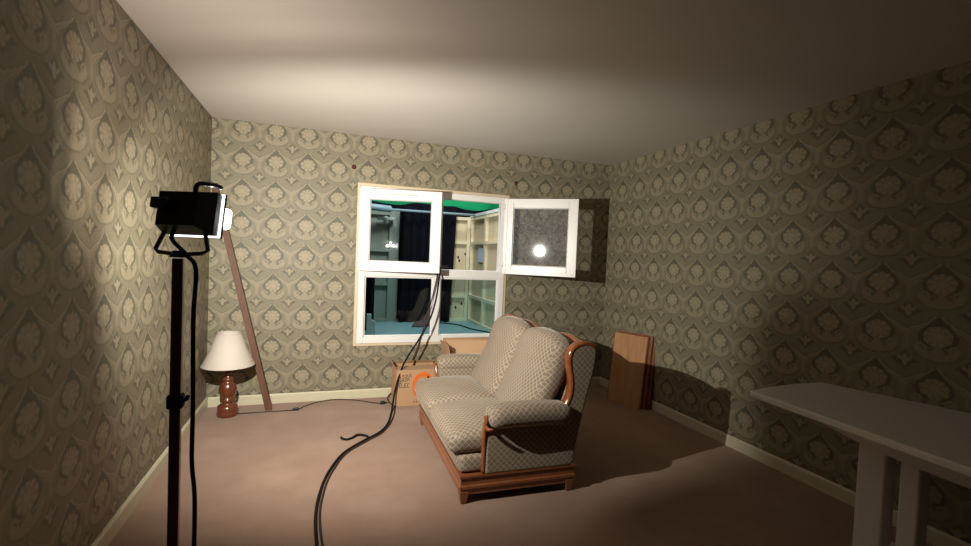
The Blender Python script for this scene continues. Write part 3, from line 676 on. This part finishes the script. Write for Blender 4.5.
for (ya, yb_) in ((ys0 + 0.035, ym - 0.004), (ym + 0.004, ys1 - 0.035)):
    def seatfn(u, v, w_, p):
        if w_ > 0: p.z += 0.032 * (1 - u * u) * (1 - v * v) * w_
        if w_ > 0 and u < 0: p.z -= 0.022 * u * u * w_
        p.x -= 0.018 * max(0, -u) * (1 - v * v)
        return p
    sc_ = make('seat_cushion', MB().rbox(0.732, 1.30, ya, yb_, 0.270, 0.405, 0.055, 14, seatfn), 'fabric', sf)
    loop = []
    for k in range(48):
        a = 2 * PI * k / 48; c_, s_ = math.cos(a), math.sin(a)
        q = 5.0; rr_ = (abs(c_) ** q + abs(s_) ** q) ** (-1 / q)
        loop.append((1.016 + 0.276 * rr_ * c_, (ya + yb_) / 2 + ((yb_ - ya) / 2 - 0.008) * rr_ * s_, 0.372 - (0.018 if c_ < -0.5 else 0)))
    make('piping', MB().tube(loop, 0.006, 6, closed=True), 'fabric', sc_, smooth=True)
# back shell following a camel outline
def ztop(y):
    t = (y - ym) / (ys1 - ys0) * 2; a = abs(t)
    return 0.845 + 0.055 * math.sin(PI * min(1, a * 1.0)) ** 0.8 - 0.02 * max(0, a - 0.85) / 0.15
def backshell():
    ny, nz = 40, 10; vs = []; fs_ = []
    for side in (0, 1):
        for i in range(ny + 1):
            y = ys0 + 0.05 + (ys1 - ys0 - 0.10) * i / ny; zt = ztop(y)
            for j in range(nz + 1):
                q = j / nz; z = 0.17 + (zt - 0.17) * q
                xf = 1.335 + 0.20 * q ; xr = 1.465 + 0.145 * q ** 1.3
                vs.append((xf if side == 0 else xr, y, z))
    o = (ny + 1) * (nz + 1)
    for i in range(ny):
        for j in range(nz):
            k = i * (nz + 1) + j; fs_.append((k, k + 1, k + nz + 2, k + nz + 1)); fs_.append((o + k, o + k + nz + 1, o + k + nz + 2, o + k + 1))
        k = i * (nz + 1) + nz; fs_.append((k, k + nz + 1, o + k + nz + 1, o + k))
        k = i * (nz + 1); fs_.append((k, o + k, o + k + nz + 1, k + nz + 1))
    for i in (0, ny):
        for j in range(nz): k = i * (nz + 1) + j; fs_.append((k, k + 1, o + k + 1, o + k))
    m_ = MB().add(vs, fs_); m_.smooth = False; return m_
make('back_panel', backshell(), 'fabric', sf)
make('top_rail', MB().tube([(1.585, ys0 + 0.03 + (ys1 - ys0 - 0.06) * k / 48, ztop(ys0 + 0.03 + (ys1 - ys0 - 0.06) * k / 48) - 0.004 + 0.018 * max(0, abs(k - 24) / 24 - 0.45)) for k in range(49)], 0.020, 10, ry=0.032, up=(0, 0, 1)), 'sofawood', sf, smooth=True)
for (ya, yb_) in ((ys0 + 0.065, ym - 0.003), (ym + 0.003, ys1 - 0.065)):
    def backfn(u, v, w_, p):
        h_ = (p.z - 0.37)
        if w_ > 0: p.z += 0.050 * (1 - abs(v) ** 2.2) * w_ - 0.014
        bul = 0.035 * (1 - v * v) * (1 - (w_ * 0.9) ** 2)
        p.x += 0.50 * h_ - 0.10 * h_ * max(0, w_)
        if u < 0: p.x += u * bul * 1.0
        if w_ > 0.6 and u < 0: p.x += 0.02 * (w_ - 0.6)
        return p
    make('back_cushion', MB().rbox(1.165, 1.315, ya, yb_, 0.375, 0.905, 0.06, 14, backfn), 'fabric', sf)
trimxz = [(1.424, 0.507), (1.455, 0.56), (1.470, 0.619), (1.468, 0.692), (1.452, 0.766), (1.449, 0.826), (1.468, 0.868), (1.508, 0.893), (1.560, 0.900), (1.612, 0.880)]
rearxz = [(1.622, 0.86), (1.611, 0.747), (1.565, 0.565), (1.52, 0.35), (1.490, 0.172)]
tr = [(p.x, p.z) for p in spline([(x, 0, z) for x, z in trimxz], 5)]
rr_ = [(p.x, p.z) for p in spline([(x, 0, z) for x, z in rearxz], 4)]
for sd, (y_out, y_in) in enumerate(((ys0 - 0.003, ys0 + 0.062), (ys1 + 0.003, ys1 - 0.062))):
    outline = tr + rr_ + [(1.36, 0.172), (1.36, 0.46)]
    make('wing', MB().prism([(x, y_out, z) for x, z in outline], 0, (0, y_in - y_out, 0)), 'fabric', sf, bevel=0.012)
    yc = (y_out + y_in) / 2
    make('wing_trim', MB().tube([(x - 0.004, yc, z + 0.004) for x, z in tr], 0.019, 10, ry=0.036, up=(-1, 0, 0.6)), 'sofawood', sf, smooth=True)
    s_ = 1 if sd == 0 else -1
    # arm: side panel, padded roll overhanging outwards, wooden front facing
    ya = ys0 if sd == 0 else ys1
    ar = make('arm_panel', MB().box(0.935, 1.47, min(ya - s_ * 0.004, ya + s_ * 0.085), max(ya - s_ * 0.004, ya + s_ * 0.085), 0.169, 0.470), 'fabric', sf, bevel=0.010)
    def armfn(u, v, w_, p):
        k = (p.x - 0.925) / 0.53
        p.z += 0.018 * math.sin(PI * k) * (1 if w_ > 0 else 0.3) - 0.012 * k
        p.y += s_ * (0.022 * k * k)
        if w_ < 0: p.y += -s_ * 0.0
        return p
    y_a, y_b = ya - s_ * 0.100, ya + s_ * 0.080
    make('arm_pad', MB().rbox(0.925, 1.455, min(y_a, y_b), max(y_a, y_b), 0.445, 0.560, 0.057, 12, armfn), 'fabric', sf)
    fc = [(0.925, ya + s_ * 0.025, 0.172), (0.923, ya + s_ * 0.020, 0.30), (0.920, ya + s_ * 0.010, 0.40), (0.918, ya - s_ * 0.008, 0.450), (0.918, ya - s_ * 0.022, 0.485), (0.920, ya - s_ * 0.014, 0.512)]
    make('arm_facing', MB().tube(spline(fc, 6), 0.013, 10, ry=0.022, up=(-1, 0, 0)), 'sofawood', sf, smooth=True)
    make('arm_scroll', MB().tube(spline([(0.918, ya - s_ * 0.020, 0.460), (0.920, ya - s_ * 0.045, 0.447), (0.928, ya - s_ * 0.066, 0.449), (0.95, ya - s_ * 0.072, 0.450)], 5), [0.010] * 10 + [0.009, 0.008, 0.007, 0.006, 0.004, 0.002], 8), 'sofawood', sf, smooth=True)

sf.rotation_euler.z = math.radians(-1.3)

# ------------------------------------------------------------------ leaning boards in the right corner
def board(off, sh_, hgt, mat, label, wd=0.36):
    P0 = Vector((2.795, 4.040, 0)); P1 = Vector((2.925, 3.715, 0)); e_ = (P1 - P0).normalized(); n_ = Vector((-e_.y, e_.x, 0)); n_ = n_ if n_.x > 0 else -n_
    lean = Vector((0.075, 0.028, 0)); o_ = n_ * off + e_ * sh_
    t_ = n_ * 0.026
    a, b = P0 + o_, P0 + o_ + e_ * wd
    up = lean + Vector((0, 0, hgt))
    root = empty('wooden_board', (a + b) / 2, label=label, category='board', group='boards leaning in the right corner')
    def hx(k0, k1, q0, q1, t0, t1, m_):
        def P(k, q, t): return a + e_ * (wd * k) + up * q + n_ * t
        return m_.hexa([P(k0, q0, t0), P(k1, q0, t0), P(k1, q0, t1), P(k0, q0, t1), P(k0, q1, t0), P(k1, q1, t0), P(k1, q1, t1), P(k0, q1, t1)])
    make('board_face', hx(0.0, 1.0, 0.0, 1.0, 0.0, 0.022, MB()), mat, root, bevel=0.003)
    ed = MB(); hx(-0.025, -0.002, 0, 1, 0.002, 0.020, ed); hx(1.002, 1.03, 0, 1, 0.002, 0.020, ed)
    make('edge_strip', ed, 'panelred', root, bevel=0.003)
board(0.0, 0.0, 0.690, 'panelwood', 'honey coloured wooden board leaning foremost in the right corner')
board(0.028, 0.03, 0.705, 'panelred', 'red brown board sandwiched between two others leaning in the right corner')
board(0.056, 0.055, 0.690, 'panelred', 'red brown board nearest the wall in the leaning stack of boards')

# ------------------------------------------------------------------ white table at right
tb_ = empty('white_table', (2.6, 1.1, 0), label='white lacquered pedestal table with clipped corner against the right wall', category='table')
out = [(2.222, 1.905), (2.45, 1.945), (2.66, 1.962), (2.85, 1.960), (3.035, 1.33), (3.040, 0.35), (2.85, -0.05), (2.10, 0.02)]
tm = MB().prism([(x, y, 0.706) for x, y in out], 0, (0, 0, 0.034))
to = make('table_top', tm, 'tablewhite', tb_, bevel=0.007)
ap = MB(); pr = []
for k in range(13):
    t = k / 12; pr.append((1.80 - 1.48 * t, 0.7055 - 0.135 * math.sin(PI * min(1, max(0, t))) ** 0.45))
ap.prism([(2.44, y, z) for y, z in pr] , 0, (0.05, 0, 0))
make('apron', ap, 'tablewhite', tb_, bevel=0.004)
for (y0_, y1_) in ((1.365, 1.485), (1.235, 1.312), (0.62, 0.70), (0.45, 0.57)):
    make('leg', MB().box(2.445, 2.525, y0_, y1_, 0.04, 0.64), 'tablewhite', tb_, bevel=0.010)
make('foot', MB().box(2.28, 2.80, 0.45, 1.55, 0.0, 0.0395), 'tablewhite', tb_, bevel=0.010)
for o in bpy.data.objects:
    if '_w' in o: del o['_w']
